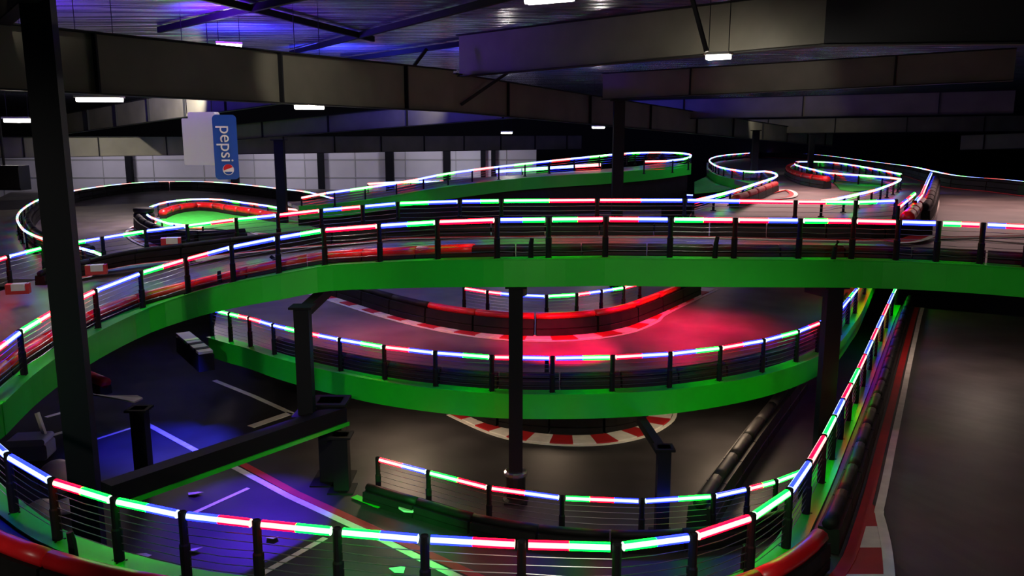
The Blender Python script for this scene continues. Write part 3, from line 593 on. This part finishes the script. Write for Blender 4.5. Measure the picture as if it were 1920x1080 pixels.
vs, fs = rbox(wp.x, wp.y, wp.z, 1.36, 1.65, 0.12, 0.04, -0.25); MB().add(vs, fs).build('white_panel', PALE, sgn)
vs, fs = rbox(wp.x + .1, wp.y + .2, wp.z + 0.85, 1.1, 0.4, 0.3, 0.08, -0.25); MB().add(vs, fs).build('white_cap', PALE, sgn)
vs, fs = rbox(cb.x, cb.y, cb.z, 0.80, 2.25, 0.55, 0.14, RZ); cab = MB().add(vs, fs).build('blue_cabinet', BLUE, sgn)
R = Matrix.Rotation(RZ, 3, 'Z'); fc = cb + R @ Vector((0, -0.282, 0))
def sgnpt(x, z, o=0.0): return fc + R @ Vector((x, -o, z))
tc = bpy.data.curves.new('lettering', 'FONT'); tc.body = 'pepsi'; tc.size = 0.62; tc.extrude = 0.012; tc.align_x = 'CENTER'; tc.align_y = 'CENTER'
to = bpy.data.objects.new('tmp_text', tc); C.objects.link(to); bpy.context.view_layer.update()
me = bpy.data.meshes.new_from_object(to.evaluated_get(bpy.context.evaluated_depsgraph_get())); bpy.data.objects.remove(to)
me.name = 'lettering'; me.materials.clear(); me.materials.append(WHT)
M = Matrix.Translation(sgnpt(0.02, 0.12, 0.012) - wloc(sgn)) @ Matrix.Rotation(RZ, 4, 'Z') @ Matrix.Rotation(math.pi / 2, 4, 'X') @ Matrix.Rotation(-math.pi / 2, 4, 'Z')
me.transform(M); lo = bpy.data.objects.new('lettering', me); C.objects.link(lo); lo.parent = sgn
def disc(x, z, r, m, o, nm, half=None, dz=0.0):
    b = MB(); a0, a1 = half or (0, 360); n = 24
    pts = [(r * math.cos(math.radians(a0 + (a1 - a0) * k / n)), r * math.sin(math.radians(a0 + (a1 - a0) * k / n))) for k in range(n + (0 if half is None else 1))]
    v = [sgnpt(x + px_, z + pz_, o) for px_, pz_ in pts] + [sgnpt(x + px_, z + pz_, 0) for px_, pz_ in pts]; n = len(pts)
    b.add(v, [tuple(range(n)), tuple(range(2 * n - 1, n - 1, -1))] + [(k, n + k, n + (k + 1) % n, (k + 1) % n) for k in range(n)]).build(nm, m, sgn)
disc(0.04, -0.78, 0.19, WHT, 0.012, 'round_emblem'); disc(0.04, -0.75, 0.16, REDP, 0.018, 'emblem_red', (20, 200)); disc(0.04, -0.80, 0.15, BLUE, 0.018, 'emblem_blue', (200, 340))
for s in (-0.5, 0.4): MB().tube([wp + Vector((s, 0.2, 1.0)), Vector((wp.x + s, wp.y + .2, 13.74))], 0.015, 4).build('hanger_rod', BLK, sgn)
# black screen at the left edge
t = thing('monitor', 'black hanging screen box at the left edge of the picture', 'screen', pd(18, 352, 26)); c = pd(10, 333, 26)
MB().box(c, (1.3, 0.5, 0.75), Matrix.Rotation(-0.1, 3, 'Z')).build('casing', BLK, t); MB().box(c + Vector((0.02, -0.26, 0)), (1.2, 0.02, 0.62), Matrix.Rotation(-0.1, 3, 'Z')).build('screen', RUB, t)
MB().tube([c + Vector((0, 0, 0.37)), Vector((c.x, c.y, 13.74))], 0.04, 6).build('hanger_rod', BLK, t)

# ------------------------------------------------------------------ loose things on the ground at lower left
def g(x, y): return pz(x, y, H)
t = thing('bench', 'pale padded bench with raised end at the far left under the green curve', 'bench', g(66, 868)); c = g(60, 860)
MB().add(*rbox(c.x, c.y, c.z + 0.3, 1.15, 0.5, 0.7, 0.1, 0.15)).build('body', GREY, t); MB().add(*rbox(c.x, c.y, c.z + 0.62, 1.1, 0.2, 0.75, 0.09, 0.15)).build('cushion', PALE, t)
MB().bar(c + Vector((0.35, 0.2, 0.65)), c + Vector((0.12, 0.3, 1.35)), 0.08, 0.14).build('handle', PALE, t)
def lumpy(name, label, cat, c, r, sq, m, grp=None):
    pr = [(r * math.cos(a), r * sq * (1 + math.sin(a))) for a in [(-1.57 + 3.14 * k / 8) * .98 for k in range(9)]]
    return props(MB().lathe(c, pr, 18).build(name, m, None, True), label, cat, grp)
lumpy('cover_dome', 'large pale domed cover left of the big column base', 'cover', g(112, 925), 0.5, 0.95, PALE)
lumpy('cover_dome', 'smaller pale domed cover seen through the wires at far left', 'cover', g(82, 985), 0.42, 0.8, PALE)
lumpy('cover_dome', 'flat pale cover right of the second rail post at left', 'cover', g(126, 960), 0.4, 0.4, PALE)
p = g(772, 962)
t = thing('cable_reel', 'pale round reel disc lying on the ground behind the nearest rail', 'reel', p)
MB().lathe(p, [(0.33, 0.16), (0.34, 0.18), (0.34, 0.21), (0.04, 0.21)], 9).build('disc', WHT, t); MB().lathe(p, [(0.1, 0), (0.1, 0.16)], 10).build('hub', BLK, t); MB().lathe(p + Vector((0, 0, .212)), [(0.03, 0), (0.03, 0.01)], 8).build('hole', BLK, t)
stripe('painted_board', 'bright green board lying in the dark behind the nearest rail', ((664, 930), (714, 950)), 0.22, GREEN, zz=0.05)
for x, y, l in ((362, 1035, 'white folded paper arrow behind the fourth near post'), (270, 1045, 'bluish white crumpled paper behind the third near post'), (512, 1012, 'curled white paper strip beside the fifth near post'), (366, 928, 'small white paper scrap on the violet lit ground'), (745, 1072, 'pale crumpled paper on the green lit ground')):
    c = g(x, y); a = random.uniform(0, 3); b_ = MB()
    P = [c + Vector((0.22 * math.cos(a + k * 1.26) * random.uniform(.6, 1.1), 0.16 * math.sin(a + k * 1.26) * random.uniform(.6, 1.1), random.uniform(0.02, 0.1))) for k in range(5)]
    b_.poly(P, 0.012); props(b_.build('paper_scrap', WHT), l, 'paper', 'paper scraps')
P = [g(362, 640), g(382, 634), g(392, 660), g(372, 668)]
t = thing('striped_board', 'pale striped board lying on a dark rail under the left part of the bridge', 'board', pd(366, 640, 28))
q0, q1 = pd(343, 625, 28), pd(386, 661, 26); MB().bar(q0, q1, 0.45, 0.08).build('board', GREY, t)
for k in (0.35, 0.55, 0.8): MB().bar(q0.lerp(q1, k), q0.lerp(q1, k + 0.08), 0.46, 0.1).build('stripe', BLK if k > .5 else GREEN, t)
MB().bar(q0 - Vector((0, 0, 0.35)), q1 - Vector((0, 0, 0.35)), 0.5, 0.55).build('rail_box', BLK, t)
p = g(178, 722); barrier('crash_barrier', 'short red barrier in the dark right of the big column', [pz(158, 722, H - 1.2), pz(200, 740, H - 1.2)], 'barriers on the ground', red, L=1.6, hh=0.3, wd=0.4, roll=0.18)

# ------------------------------------------------------------------ coloured fill lights added for the tinted patches on tracks and ground
def fill(label, c, to, col, power, spot):  # spot with an added housing, kept out of view
    c = Vector(c); t = thing('fill_light', label, 'stage light', c, 'stage lights'); d = (Vector(to) - c).normalized()
    MB().tube([c - d * 0.3, c - d * 0.05, c], [0.08, 0.12, 0.14], 10).build('housing', BLK, t)
    MB().bar(c - d * 0.15, c - d * 0.15 + Vector((0, 0, 0.3)), 0.04, 0.04).build('yoke', BLK, t)
    light('fill_beam', 'SPOT', c + d * 0.05, power, col, 0.1, to=to, spot=spot)
MAG = (1.0, 0.0, 0.07)
fill('stage light added to wash the middle track magenta', (2.5, 24.5, 5.75), (1.7, 26.4, 2.7), MAG, 4200, 66)
fill('stage light added to wash the right of the middle track red', (6.5, 30, 5.9), (6.0, 30, 2.7), MAG, 1900, 130)
fill('stage light added to wash the left of the middle track red', (-4.5, 28, 5.9), (-4.5, 28, 2.7), (1.0, 0.08, 0.08), 500, 130)

UB = (0.03, 0.03, 1.0)
fill('blue stage light under the left end of the bridge added to light the ground', (-9.7, 25.0, 4.4), (-10.8, 24.8, 0), UB, 6000, 62)
fill('violet stage light under the bridge added to light the ground left of centre', (-7.6, 23.8, 5.2), (-6.9, 20.4, 0), (0.10, 0.02, 1.0), 5200, 46)
fill('green stage light under the nearest track added to light the ground at bottom centre', (-2.2, 10.6, 2.6), (-2.8, 17.4, 0), (0.02, 1.0, 0.1), 9000, 28)
